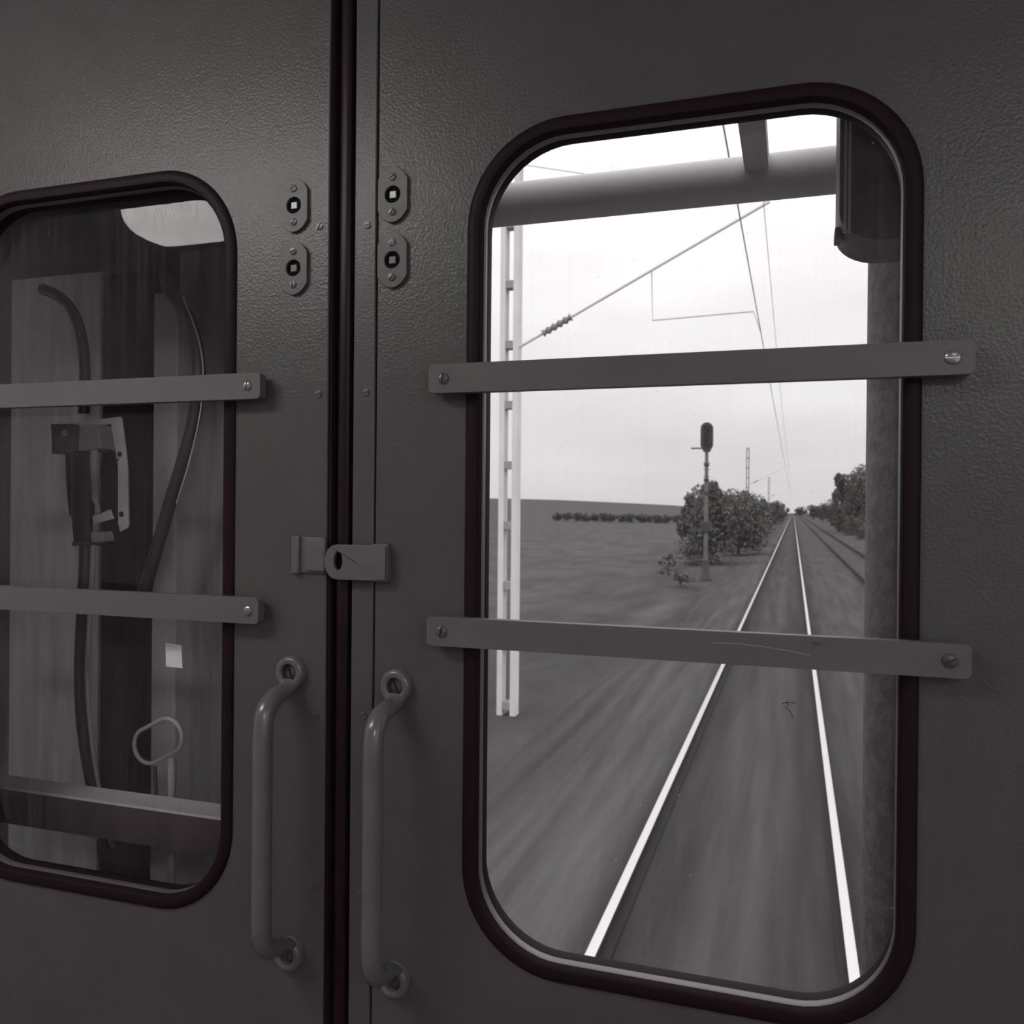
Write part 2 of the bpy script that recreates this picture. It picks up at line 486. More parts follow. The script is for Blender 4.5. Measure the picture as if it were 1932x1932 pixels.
def leaf_panel(door, x0, x1, W):
    mb = MB().prism([(x0, LZ0), (x1, LZ0), (x1, LZ1), (x0, LZ1)], D, Y1, holes=[rrect(*W, off=0.0045)])
    return mb.build('door_panel', 'paint', door, smooth=0, bevel=0.0012)


def lock_plate(door, x, z, up_angle, dn_angle, hasp=False):
    w, h = 0.0165, 0.0285
    pts = []
    for k in range(9):                    # bowed top and bottom, straight sides
        a = math.radians(40 + 100 * k / 8)
        pts.append((x + w * math.cos(a) / math.cos(math.radians(40)), z + h - 0.0125 + 0.0125 * (math.sin(a) - 0.64) / 0.36))
    for k in range(9):
        a = math.radians(220 + 100 * k / 8)
        pts.append((x + w * math.cos(a) / math.cos(math.radians(40)), z - h + 0.0125 + 0.0125 * (math.sin(a) + 0.64) / 0.36))
    o = MB().prism(pts, D - 0.004, D + 0.001, holes=[circle(x, z, 0.0088)]).build('lock_plate', 'plate', door, smooth=0, bevel=0.0012)
    MB().prism(circle(x, z, 0.0088), D - 0.0006, D + 0.0005).build('key_hole', 'black', o)
    q = 0.0037
    MB().prism([(x - q, z - q), (x + q, z - q), (x + q, z + q), (x - q, z + q)], D - 0.0032, D).build('square_spindle', 'handle', o, bevel=0.0005)
    for dz, an in ((0.0178, up_angle), (-0.0178, dn_angle)):
        screw(o, x, D - 0.004, z + dz, 0.0042, an, dome=0.1)
    return o


def grab_handle(door, x, z, length=0.30):
    """round bar standing off the door; each end is bent back and flattened to an eye"""
    yb = D - 0.0045
    x *= 0.989; z = CZ + (z - CZ) * 0.989
    out_ = 0.049
    path = []; rs = []; fl = []
    zs = [(0.0, -0.010, 0.0), (0.005, -0.0145, 0.1), (0.014, -0.0175, 0.5), (0.025, -0.0195, 0.9), (0.033, -0.022, 1), (0.040, -0.0265, 1),
          (0.0455, -0.034, 1), (0.0485, -0.045, 1), (0.049, -0.06, 1)]
    for o_, dz, rd in zs:
        path.append((x, yb - o_, z + dz)); rs.append(0.0102); fl.append((0.55 + 0.45 * rd, 1.15 - 0.15 * rd))
    for k in range(1, 6):
        path.append((x, yb - out_, z - 0.06 - (length - 0.12) * k / 6)); rs.append(0.0102); fl.append((1, 1))
    for o_, dz, rd in reversed(zs):
        path.append((x, yb - o_, z - length - dz)); rs.append(0.0102); fl.append((0.55 + 0.45 * rd, 1.15 - 0.15 * rd))
    h = MB().tube(path, rs, n=18, flat=fl).build('grab_handle', 'handle', door, smooth=60)
    for zz, an in ((z, 110), (z - length, 60)):
        e = MB()
        R, r = 0.0168, 0.0090
        loops = []
        for (rr, yy) in ((r, D - 0.0005), (r, yb - 0.0035), (r + 0.0018, yb - 0.0048), (R - 0.0025, yb - 0.0048), (R, yb - 0.002), (R, D + 0.0005)):
            loops.append([(x + rr * math.cos(2 * math.pi * k / 32), yy, zz + rr * 1.06 * math.sin(2 * math.pi * k / 32)) for k in range(32)])
        loops.append(loops[0])
        e.quad_loops(loops)
        e.build('handle_eye', 'handle', h, smooth=50)
        screw(h, x, D - 0.0005, zz, 0.0084, an, 'dark_steel', dome=0.2)
    return h


# left leaf
door1 = tag(thing('door_1', ((LEAF_L[0] + LEAF_L[1]) / 2, D, LZ0)), kind='structure',
            label='left grey hammered-paint door leaf with a dark window and latch keeper')
leaf_panel(door1, *LEAF_L, WIN_L)
window_parts(door1, WIN_L, 'glass_l')
guard_bar(door1, -1.03, -0.5495, CZ + 0.131, 0.0285, [(-0.5655, 0.0052, 75, 'bright_screw'), (-1.012, 0.0052, 30, 'screw')])
guard_bar(door1, -1.03, -0.5495, CZ - 0.1135, 0.0285, [(-0.5625, 0.0052, 5, 'bright_screw'), (-1.012, 0.0052, 30, 'screw')])
lock_plate(door1, -0.507, CZ + 0.2535, 20, 95)
lock_plate(door1, -0.507, CZ + 0.3200, 20, 50)
grab_handle(door1, -0.512, CZ - 0.178)
for zz, an in ((0.296, 60), (0.119, 10), (-0.22, 30), (-0.40, 80)):
    screw(door1, -0.4775, D, CZ + zz, 0.0042, an, 'screw', dome=0.05)
# latch keeper on the left leaf: a raised lug with a thicker lip
kx0, kx1 = A(556, 1045, D).x, -0.4672
kz0, kz1 = A(585, 1081, D).z, A(585, 1013, D).z
k = MB().box(kx0, kx1, D - 0.003, D + 0.001, kz0, kz1).build('latch_keeper', 'bar', door1, bevel=0.0012)
MB().box(kx0 - 0.0005, kx0 + 0.009, D - 0.007, D, kz0 - 0.001, kz1 + 0.001).build('keeper_lip', 'bar', k, bevel=0.0016)
MB().box(kx0 + 0.016, kx1 + 0.002, D - 0.0055, D, kz0 + 0.002, kz1 - 0.002).build('keeper_tongue', 'bar', k, bevel=0.0016)

# right leaf
door2 = tag(thing('door_2', ((LEAF_R[0] + LEAF_R[1]) / 2, D, LZ0)), kind='structure',
            label='right grey hammered-paint door leaf with a bright window onto the track')
leaf_panel(door2, -0.4095, LEAF_R[1], WIN_R)
MB().box(LEAF_R[0], -0.4118, D, Y1, LZ0, LZ1).build('edge_strip', 'strip', door2, bevel=0.0012)
MB().box(-0.4125, -0.4088, D + 0.006, Y1 - 0.002, LZ0, LZ1).build('groove_backing', 'black', door2)
window_parts(door2, WIN_R, 'glass_r')
guard_bar(door2, -0.3515, 0.1425, CZ + 0.1303, 0.0292, [(-0.3355, 0.0058, 85, 'screw'), (0.1255, 0.0062, 2, 'bright_screw')])
guard_bar(door2, -0.3515, 0.1425, CZ - 0.1242, 0.0292, [(-0.3350, 0.0058, 80, 'screw'), (0.1258, 0.0060, 25, 'dark_steel')])
YS = D - 0.0186
MB().tube([A(*p, YS) for p in ((1345, 1213), (1390, 1214), (1440, 1220), (1490, 1228), (1528, 1237))], 0.00011, n=5).build('scratch', 'paper', door2)
MB().prism([(A(*p, YS).x, A(*p, YS).z) for p in ((1527, 1211), (1548, 1212), (1553, 1216), (1540, 1219), (1532, 1226), (1537, 1217))], YS, YS + 0.0004).build('scuff', 'dark_steel', door2, smooth=0)
for pp in (((1475, 1328), (1484, 1325), (1500, 1326)), ((1481, 1333), (1490, 1341), (1496, 1354)), ((1484, 1325), (1488, 1331))):
    MB().tube([A(*p, D + 0.0255) for p in pp], 0.0003, n=5).build('dirt_mark', 'rubber', door2)
lock_plate(door2, -0.3915, CZ + 0.2528, -55, 50)
lock_plate(door2, -0.3915, CZ + 0.3195, 30, 50)
grab_handle(door2, -0.3871, CZ - 0.184)
for zz, an in ((0.292, 5), (0.119, 5), (-0.215, 30), (-0.40, 70)):
    screw(door2, -0.4215, D, CZ + zz, 0.0042, an, 'screw', dome=0.05)
# hasp: a strap from the right leaf across the gap, rounded end with a hole
hz0, hz1 = CZ - 0.0745, CZ - 0.0385
hc = (hz0 + hz1) / 2; hr = (hz1 - hz0) / 2
xe = -0.4475
pts = [(-0.392, hz0 + 0.001), (-0.392, hz1 - 0.001), (-0.41, hz1), (xe, hz1)]
for i in range(1, 12):
    a = math.radians(90 + 180 * i / 12)
    pts.append((xe + hr * 0.8 * math.cos(a), hc + hr * math.sin(a)))
pts += [(xe, hz0), (-0.41, hz0)]
hs = MB().prism(pts, D - 0.0125, D - 0.0075, holes=[[(p[0], p[1]) for p in
     [(xe + 0.0015 + 0.0052 * math.cos(2 * math.pi * q / 24), hc + 0.001 + 0.0095 * math.sin(2 * math.pi * q / 24)) for q in range(24)]]])
hs = hs.build('latch_hasp', 'bar', door2, smooth=0, bevel=0.0014)
MB().box(-0.4085, -0.3915, D - 0.008, D + 0.001, hz0 - 0.0015, hz1 + 0.0015).build('hasp_foot', 'bar', hs, bevel=0.0012)
MB().prism(circle(xe + 0.0015, hc + 0.001, 0.0098), D - 0.006, D - 0.003).build('hasp_hole_backing', 'black', hs)

# rubber seal in the gap between the leaves
sx0, sx1 = -0.4655, -0.4375
seal = thing('door_seal', ((sx0 + sx1) / 2, D, LZ0), 'black vertical rubber seal closing the gap between the two door leaves', 'door seal')
MB().box(LEAF_L[1] - 0.0, LEAF_R[0] + 0.0, D + 0.022, Y1, LZ0, LZ1).build('seal_web', 'black', seal)
mb = MB()
prof = [(-0.4585, 0.024), (-0.4585, 0.008), (-0.4570, 0.0055), (-0.4530, 0.0042), (-0.4480, 0.0042), (-0.4445, 0.0055), (-0.4432, 0.008), (-0.4432, 0.024)]
mb.quad_loops([[(x, D + y, zz) for x, y in prof] for zz in (LZ0, LZ1)], caps=True)
mb.build('seal_bulb', 'seal', seal, smooth=50)
mb = MB()
prof = [(-0.4665, 0.02), (-0.4665, 0.003), (-0.4645, 0.002), (-0.4625, 0.004), (-0.4620, 0.02)]
mb.quad_loops([[(x, D + y, zz) for x, y in prof] for zz in (LZ0, LZ1)], caps=True)
mb.build('seal_lip', 'seal', seal, smooth=50)

# paper label stuck on the inside of the left pane
pl = [A(312, 1213, D + 0.0245), A(342, 1217, D + 0.0245), A(344, 1261, D + 0.0245), A(313, 1257, D + 0.0245)]
mb = MB().prism([(p.x, p.z) for p in pl], D + 0.0246, D + 0.0256)
tag(mb.build('paper_label', 'paper', None, smooth=0), 'small pale rectangular paper label stuck on the dark left pane', 'label')

# ------------------------------------------------------------------ ceiling lamp (seen mirrored in the left pane)


def ceiling_lamp(x0, x1, yc, w, zb, label, n_rib, lm='lamp'):
    t = thing('ceiling_lamp', ((x0 + x1) / 2, yc, ZC_), label, 'lamp')
    MB().box(x0 - 0.02, x1 + 0.02, yc - w / 2 - 0.012, yc + w / 2 + 0.012, ZC_ - 0.03, ZC_ - 0.001).build('lamp_body', 'lamp_body', t, bevel=0.004)
    mb = MB(); loops = []
    zt = ZC_ - 0.03
    for i in range(n_rib * 4 + 1):
        x = x0 + (x1 - x0) * i / (n_rib * 4)
        e = min(1.0, min(i, n_rib * 4 - i) / 6)
        e = math.sqrt(max(0, 1 - (1 - e) ** 2))
        rib = 0.0013 * (1 if i % 4 in (1, 2) else -1)
        l = []
        for q in range(11):
            a = math.pi * q / 10
            yy = yc + math.copysign(abs(math.cos(a)) ** 0.7, math.cos(a)) * (w / 2) * (0.35 + 0.65 * e)
            zz = zt - (math.sin(a) ** 0.7) * ((zt - zb) + rib) * (0.1 + 0.9 * e)
            l.append((x, yy, zz))
        loops.append(l)
    mb.quad_loops(loops, caps=True)
    mb.build('ribbed_diffuser', lm, t, smooth=80)
    return t


vl = A(252, 484, 1.0)
zlamp = CZ + 0.63
dv = (vl - Vector((0, 0, CZ)))
yv = (zlamp - CZ) / dv.z
ylamp_edge = 2 * (D + 0.026) - yv
xl0 = dv.x * yv + 0.13
ceiling_lamp(xl0, xl0 + 0.75, ylamp_edge + 0.1, 0.2, zlamp - 0.004, 'lit ribbed ceiling lamp mirrored at the top of the left pane', 90)
ceiling_lamp(0.4, 0.92, -0.95, 0.17, zlamp - 0.004, 'unseen fill lamp added at the rear of the vestibule', 8, 'fill_lamp')  # out of view, added as ambient fill for doors and recess

# ------------------------------------------------------------------ gangway outside the right leaf
YG = 1.2
rr_ = 0.13
e1 = A(1628, 800, YG)
rx = e1.x + rr_ + 0.004
roll = thing('gangway_roller', (rx, YG, CZ - 1.25), 'dark vertical rubber gangway roller outside at the right of the window', 'gangway roller')
mb = MB()
zt = CZ + 0.72
mb.tube([(rx, YG, CZ - 1.25), (rx, YG, CZ - 0.5), (rx, YG, CZ), (rx, YG, zt)], rr_, n=40)
mb.build('roller_tube', 'roller', roll, smooth=60)
for zz in (CZ - 1.25, CZ + 0.66):
    MB().box(rx - 0.05, rx + 0.05, Y1 + 0.084, YG + 0.02, zz, zz + 0.05).build('roller_bracket', 'housing', roll)
# rounded housing at the top, in front of the roller
hx0 = A(1577, 450, 1.04).x; hx1 = A(1692, 450, 1.04).x + 0.03
hzb = A(1640, 492, 1.04).z; hzt = CZ + 0.62
hr_ = 0.032
hy0, hy1 = Y1 + 0.085, 1.06
mb = MB(); loops = []
cxh = (hx0 + hx1) / 2; wh = (hx1 - hx0) / 2
rh = thing('lamp_housing', (cxh, hy1, hzb), 'dark rounded lamp housing outside at the top right of the window', 'lamp housing')
outline = [(hx0, hzt), (hx0, hzb + hr_)]
for q in range(1, 9):
    a = math.radians(180 + 90 * q / 8)
    outline.append((hx0 + hr_ * 1.5 + hr_ * 1.5 * math.cos(a), hzb + hr_ + hr_ * math.sin(a)))
for q in range(0, 9):
    a = math.radians(270 + 90 * q / 8)
    outline.append((hx1 - hr_ + hr_ * math.cos(a), hzb + hr_ + hr_ * math.sin(a)))
outline.append((hx1, hzt))
MB().prism(outline, 0.965, 1.055).build('housing_shell', 'housing', rh, smooth=35, bevel=0.006)
for px in (1594, 1602):
    xs = A(px, 450, 0.963).x
    zb_ = hzb + hr_ * 0.35
    MB().box(xs - 0.0014, xs + 0.0014, 0.9625, 0.967, zb_, hzt - 0.004).build('housing_seam', 'housing_seam', rh)
zn = A(1576, 444, 1.0).z
MB().box(hx0 - 0.003, hx0 + 0.004, 0.99, 1.02, zn - 0.006, zn + 0.006).build('housing_stud', 'housing', rh, bevel=0.001)
# canopy roller across the top
ct = A(980, 423, YG)
can = thing('gangway_canopy', (-0.15, YG, ct.z), 'pale gangway canopy edge across the top of the bright window', 'gangway canopy')
rc = 0.03
MB().tube([(-0.55, YG, ct.z + rc), (-0.2, YG, ct.z + rc), (rx - rr_ - 0.004, YG, ct.z + rc)], rc, n=32).build('canopy_tube', 'canopy', can, smooth=60)
for x in (-0.5, -0.05):
    MB().box(x - 0.015, x + 0.015, Y1 + 0.08, YG, ct.z + rc, ct.z + rc + 0.025).build('canopy_bracket', 'canopy', can)

# ------------------------------------------------------------------ recess behind the left leaf
RB = 1.34
struct(MB().box(-2.5, -0.50, RB, RB + 0.05, CZ - 1.4, CZ + 0.75), 'wall_recess_back', 'rec_dark', smooth=0)
struct(MB().box(-0.54, -0.50, Y1 + 0.08, RB, CZ - 1.4, CZ + 0.75), 'wall_recess_right', 'rec_dark', smooth=0)
struct(MB().box(-2.5, -2.45, Y1 + 0.08, RB, CZ - 1.4, CZ + 0.75), 'wall_recess_left', 'rec_dark', smooth=0)
struct(MB().box(-2.5, -0.50, Y1 + 0.08, RB + 0.05, CZ + 0.75, CZ + 0.8), 'wall_recess_top', 'rec_dark', smooth=0)
struct(MB().box(-2.5, -0.50, Y1 + 0.08, RB + 0.05, CZ - 1.45, CZ - 1.4), 'wall_recess_floor', 'rec_dark', smooth=0)


def column(name, x0, x1, Y, depth, ytop, m, label, chamfer=0.0, ybot=None):
    a, b = A(x0, 900, Y), A(x1, 900, Y)
    zt_ = A((x0 + x1) / 2, ytop, Y).z
    zb = CZ - 1.4 if ybot is None else A((x0 + x1) / 2, ybot, Y).z
    c = chamfer
    out2 = [(a.x, zb), (b.x, zb), (b.x, zt_ - c * 2.2), (b.x - c, zt_ - c * 0.2), (b.x - c * 1.2, zt_), (a.x + c * 0.4, zt_), (a.x, zt_ - c * 0.5)] if c else \
           [(a.x, zb), (b.x, zb), (b.x, zt_), (a.x, zt_)]
    o = MB().prism(out2, Y, Y + depth).build(name, m, None, smooth=0, bevel=0.002)
    return tag(o, label, 'panel' if 'panel' in name else 'column')


column('recess_column', 275, 333, 1.26, 0.06, 553, 'rec_light', 'pale upright column with chamfered top behind the left pane', chamfer=0.02)
column('recess_column', 192, 274, 1.24, 0.07, 515, 'rec_black', 'black upright column between hose and device behind the left pane')
column('recess_panel', 336, 428, 1.30, 0.035, 470, 'rec_dull', 'dull grey upright panel at the right edge behind the left pane')
column('recess_panel', 20, 188, 1.30, 0.035, 520, 'rec_mid', 'dull grey upright panel behind the hanging device at far left')


sl = A(180, 1490, 1.0)
sill = struct(MB().box(-2.45, -0.545, 0.96, 1.0, sl.z - 0.05, sl.z), 'trim_1', 'rec_dark', smooth=0)
MB().box(-2.45, -0.545, 0.957, 1.0, sl.z, sl.z + 0.004).build('sill_edge', 'rec_light', sill, smooth=0)


def spath(pts, Y, n=6):
    """smooth curve through photo pixels on the sheet at distance Y"""
    P = [A(p[0], p[1], p[2] if len(p) > 2 else Y) for p in pts]
    P = [P[0] * 2 - P[1]] + P + [P[-1] * 2 - P[-2]]
    o = []
    for i in range(1, len(P) - 2):
        for k in range(n):
            t = k / n
            o.append(0.5 * ((2 * P[i]) + (P[i + 1] - P[i - 1]) * t + (2 * P[i - 1] - 5 * P[i] + 4 * P[i + 1] - P[i + 2]) * t * t + (3 * P[i] - P[i - 1] - 3 * P[i + 1] + P[i + 2]) * t ** 3))
    o.append(P[-2])
    return o


# long bowed hose
h0 = A(268, 1115, 1.16)
hose = thing('brake_hose', h0, 'dark bowed hose hanging in front of the pale column behind left pane', 'hose')
hp = spath([(318, 548), (335, 566), (358, 605), (372, 660), (375, 720), (366, 790), (348, 860), (322, 945), (297, 1030), (277, 1100), (270, 1132)], 1.16)
MB().tube(hp, 0.0105, n=14).build('hose_tube', 'hose', hose, smooth=60)
hp2 = spath([(345, 560), (365, 610), (380, 665), (383, 720), (376, 790), (358, 868), (333, 950)], 1.15)
MB().tube(hp2, 0.0014, n=8).build('hose_highlight', 'cable', hose, smooth=60)  # pale strand stands in for the highlight along the hose edge
c0 = A(318, 525, 1.16)
MB().tube([c0 + Vector((0, 0, 0.018)), c0 + Vector((0, 0, 0.010)), c0, c0 - Vector((0, 0, 0.02))], [0.006, 0.013, 0.015, 0.011], n=16).build('hose_clamp', 'hose', hose, smooth=60)
# second hose at the far left
h1 = A(165, 765, 1.2)
hose2 = thing('brake_hose', h1, 'dark curved hose bending over at the far left behind the pane', 'hose')
MB().tube(spath([(80, 545), (112, 560), (138, 590), (153, 635), (160, 700), (158, 780)], 1.2), 0.0095, n=14).build('hose_tube', 'hose', hose2, smooth=60)

# hanging device with bracket, cable and hose
YD = 1.10
d0 = A(180, 1030, YD)
dev = thing('coupling_device', d0, 'hanging coupler with pale bracket at the left behind the pane', 'coupler')


def pbox(name, m, x0, y0, x1, y1, Ya, Yb, parent, bev=0.0015, shear=0):
    a, b = A(x0, y0, Ya), A(x1, y1, Ya)
    return MB().prism([(a.x, b.z), (b.x, b.z), (b.x + shear, a.z), (a.x + shear, a.z)], Ya, Yb).build(name, m, parent, smooth=0, bevel=bev)


def ppoly(name, m, pts, Ya, Yb, parent, bev=0.001):
    return MB().prism([(A(p[0], p[1], Ya).x, A(p[0], p[1], Ya).z) for p in pts], Ya, Yb).build(name, m, parent, smooth=0, bevel=bev)


br = ppoly('bracket', 'bracket', [(120, 799), (226, 786), (229, 789), (240, 882), (242, 990), (240, 996), (226, 1004), (222, 985), (222, 880), (209, 800), (120, 808)], YD + 0.012, YD + 0.016, dev)
for py in (868, 978):
    q = A(229, py, YD + 0.016)
    MB().tube([(q.x, YD + 0.014, q.z), A(232, py, 1.245)], 0.005, n=8).build('mounting_arm', 'rec_black', br)
for (px, py) in ((226, 857), (229, 970)):
    q = A(px, py, YD + 0.012)
    screw(br, q.x, YD + 0.012, q.z, 0.0045, 30, 'dark_steel')
ppoly('casing', 'device', [(150, 803), (184, 800), (190, 846), (148, 851)], YD, YD + 0.05, dev)
ppoly('top_block', 'hose', [(95, 800), (138, 800), (144, 832), (98, 836)], YD, YD + 0.04, dev)
q = A(122, 818, YD)
screw(dev, q.x, YD, q.z, 0.006, 20, 'device')
ppoly('side_block', 'rec_dark', [(97, 832), (150, 832), (150, 851), (97, 856)], YD + 0.002, YD + 0.04, dev)
b0, b1 = A(150, 852, YD + 0.03), A(157, 1022, YD + 0.03)
MB().tube([b0, b0.lerp(b1, 0.25), b0.lerp(b1, 0.5), b0.lerp(b1, 0.7), b0.lerp(b1, 0.72), b1], [0.021, 0.022, 0.021, 0.019, 0.016, 0.014], n=20).build('coupler_body', 'rec_black', dev, smooth=50)
g0, g1 = A(178, 850, YD), A(180, 965, YD)
MB().tube([g0, g0.lerp(g1, 0.4), g0.lerp(g1, 0.8), A(188, 968, YD)], [0.0062, 0.0062, 0.005, 0.002], n=12).build('coupler_highlight', 'device', dev, smooth=50)  # pale rod stands in for the highlight down the dark cylinder
ppoly('pull_tab', 'bracket', [(173, 975), (207, 961), (213, 979), (176, 989)], YD - 0.004, YD, dev)
ppoly('lower_collar', 'device', [(170, 1004), (193, 1003), (197, 1021), (173, 1024)], YD - 0.002, YD + 0.02, dev)
ppoly('collar_flange', 'hose', [(135, 1022), (176, 1022), (176, 1030), (135, 1030)], YD, YD + 0.02, dev)
MB().tube(spath([(160, 1028), (158, 1080), (154, 1160), (150, 1260), (153, 1350), (163, 1430), (178, 1510), (200, 1600)], YD + 0.02), 0.0085, n=14).build('cable_hose', 'hose', dev, smooth=60)
MB().tube(spath([(177, 1028), (175, 1090), (170, 1160), (166, 1260), (168, 1340), (176, 1420), (190, 1500), (212, 1600)], YD), 0.0031, n=10).build('cable', 'cable', dev, smooth=60)

# slanted oval ring handle on a stem
YH = 1.05
r0 = Vector((A(322, 1600, YH).x, YH, CZ - 1.4))
ringh = thing('ring_handle', r0, 'grey slanted oval ring handle low behind the left pane', 'handle')
cpt = A(298, 1398, YH)
ux, uz = math.cos(math.radians(27)), math.sin(math.radians(27))
path = []
for k in range(36):
    a = 2 * math.pi * k / 36
    u = 0.019 * math.copysign(1, math.cos(a)) + 0.026 * math.cos(a)
    v = 0.026 * math.sin(a)
    path.append(Vector((cpt.x + u * ux - v * uz, YH, cpt.z + u * uz + v * ux)))
mbh = MB(); n_ = 10; loops = []
for i, p in enumerate(path):
    t = (path[(i + 1) % 36] - path[i - 1]).normalized(); c_ = t.cross(Vector((0, 1, 0)))
    loops.append([p + Vector((0, 1, 0)) * 0.0032 * math.cos(2 * math.pi * k / n_) + c_ * 0.0032 * math.sin(2 * math.pi * k / n_) for k in range(n_)])
loops.append(loops[0])
mbh.quad_loops(loops); mbh.build('ring', 'device', ringh, smooth=60)
s0, s1 = A(325, 1428, YH), Vector((A(322, 1600, YH).x, YH, CZ - 1.4))
MB().tube([s0, s0.lerp(s1, 0.013), s0.lerp(s1, 0.026), s0.lerp(s1, 0.045), s1], [0.004, 0.0066, 0.0062, 0.0055, 0.0055], n=14).build('stem', 'device', ringh, smooth=60)
s0, s1 = A(292, 1446, YH + 0.004), A(298, 1600, YH + 0.004)
MB().tube([s0, s0.lerp(s1, 0.5), s1], 0.003, n=10).build('link', 'hose', ringh, smooth=60)

# ------------------------------------------------------------------ ground and track
TX = -0.39                       # centre of the track
TX2 = 3.48                       # centre of the second track


def sstep(a, b, x):
    t = max(0, min(1, (x - a) / (b - a))); return t * t * (3 - 2 * t)


def ground_z(x, y):
    z = -0.55 + 0.25 * sstep(-9, -3.2, x) - 0.05 * sstep(3, 7, x)
    z += 10.5 * sstep(60, 620, y) * sstep(-10, -190, x) if x < -10 else 0
    z += 0.12 * math.sin(x * 0.7 + 1.3) * math.sin(y * 0.31) * sstep(-3.5, -6, x) if x < -3.5 else 0
    if y > 150: z += 0.4 * sstep(150, 900, y)
    return z


xs = sorted(set([-900, -700, -500, -350, -260, -200, -160, -130, -100, -80, -65, -50, -40, -33, -27, -22, -18, -15, -13, -11.5] +
                [-10 + 0.6 * i for i in range(13)] + [-2.5, -1, 1, 3, 5, 6, 7, 9, 12, 16, 22, 30, 45, 70, 110, 180, 300, 500]))
ys = [1.6, 2.5, 3.5] + [4.2 + 0.8 * i for i in range(60)] + [52 + 3 * i for i in range(20)] + [115, 125, 140, 160, 185, 215, 250, 300, 350, 420, 500, 600, 700, 900, 1200]
mb = MB(); nx = len(xs)
for y in ys:
    for x in xs: mb.v.append(Vector((x, y, ground_z(x, y))))
for j in range(len(ys) - 1):
    for i in range(nx - 1):
        mb.f.append((j * nx + i, j * nx + i + 1, (j + 1) * nx + i + 1, (j + 1) * nx + i))
struct(mb, 'ground', 'field', smooth=180)
Y0T, Y1T = 1.6, 520
mb = MB()
sec = [(-3.9, -0.6), (-3.3, -0.31), (-2.2, -0.2), (-1.9, -0.185), (1.25, -0.185), (1.9, -0.21), (2.3, -0.185), (5.0, -0.185), (5.2, -0.2), (5.9, -0.65)]
mb.quad_loops([[(x, y, z) for x, z in sec] for y in [Y0T] + [5 * i for i in range(1, 30)] + [Y1T]], closed=True, caps=True)
struct(mb, 'ballast_bed', 'ballast', smooth=40)


def track(cx, label, bright):
    t = thing('railway_track', (cx, Y0T, 0), label, 'railway track')
    for s in (-1, 1):
        x = cx + s * 0.7525
        prof = [(-0.0335, -0.004), (-0.0335, -0.036), (-0.009, -0.05), (-0.009, -0.13), (-0.07, -0.148), (-0.07, -0.16),
                (0.07, -0.16), (0.07, -0.148), (0.009, -0.13), (0.009, -0.05), (0.0335, -0.036), (0.0335, -0.004)]
        r = MB().quad_loops([[(x + a, y, b) for a, b in prof] for y in (Y0T, Y1T)], caps=True).build('rail', 'rail_rust', t, smooth=0)
        top = [(-0.0335, -0.0045), (-0.031, -0.001), (-0.02, 0.0), (0.02, 0.0), (0.031, -0.001), (0.0335, -0.0045)]
        MB().quad_loops([[(x + a, y, b) for a, b in top] for y in (Y0T, Y1T)], caps=True).build('running_surface', 'rail_top' if bright else 'rail_rust', r, smooth=40)
    return t


track(TX, 'main railway track with two bright polished rails running away below the window', True)
track(TX2, 'second railway track with dull dark rails to the right of the bright one', False)

# ------------------------------------------------------------------ overhead line
MY = [11.9, 80.0, 150.0]
MX = -3.93


def mast(i, y, label):
    zb = ground_z(MX, y) - 0.05
    t = thing('catenary_mast', (MX, y, zb), label, 'mast', 'masts of the overhead line')
    top = CZ + 5.65
    for s in (-1, 1):
        MB().box(MX + s * 0.1 - 0.04, MX + s * 0.1 + 0.04, y - 0.09, y + 0.09, zb, top).build('mast_leg', 'concrete' if i == 0 else 'far_mast', t, smooth=0)
    if i == 0:
        z = A(955, 878, y).z
        while z > zb + 0.8: z -= 0.872
    else:
        z = zb + 0.8
    while z < top:
        MB().box(MX - 0.062, MX + 0.062, y - 0.085, y + 0.085, z - 0.055, z + 0.055).build('batten', 'mast_dark', t, smooth=0)
        z += 0.872
    # cantilever
    a = Vector((MX + 0.14, y, CZ + 2.35)); b = Vector((TX + 0.05, y, CZ + 4.1))
    c = MB().tube([a, b], 0.02, n=10).build('cantilever', 'steel', t)
    p, q = a.lerp(b, 0.1), a.lerp(b, 0.22)
    pts = [p.lerp(q, k / 10) for k in range(11)]
    MB().tube(pts, [0.03 if k % 2 else 0.06 for k in range(11)], n=12).build('insulator', 'insulator', c, smooth=30)
    # drop arm holding the contact wire
    m_ = a.lerp(b, 0.55)
    MB().tube([m_, (m_.x + 0.02, y, CZ + 2.62), (TX - 0.14, y, CZ + 2.66), (TX - 0.05, y, CZ + 2.40)], 0.011, n=8).build('steady_arm', 'steel', c)
    MB().tube([(MX + 0.1, y, CZ + 5.0), b], 0.008, n=8).build('tie_rod', 'steel', c)


mast(0, MY[0], 'tall pale concrete catenary mast near the left edge of the bright window')
mast(1, MY[1], 'distant catenary mast with slanting arm just right of the signal')
mast(2, MY[2], 'farthest and smallest catenary mast rising above the shrubs by the track')

w = MB()
path = []
for k in range(70):
    y = 2.0 + k * 3.0
    path.append((TX - 0.04, y, CZ + 2.355))
tag(w.tube(path, 0.006, n=6).build('contact_wire', 'wire', None), 'lower of the two thin overhead wires running above the track', 'wire')
w = MB(); path = []
span = [-58.0] + MY + [220.0]
for i in range(len(span) - 1):
    for k in range(12):
        t = k / 12
        y = span[i] + (span[i + 1] - span[i]) * t
        if y < 2: continue
        path.append((TX - 0.02, y, CZ + 4.03 - 0.5 * 4 * t * (1 - t)))
tag(w.tube(path, 0.005, n=6).build('catenary_wire', 'wire', None), 'upper sagging overhead wire carried by the mast arms above the track', 'wire')

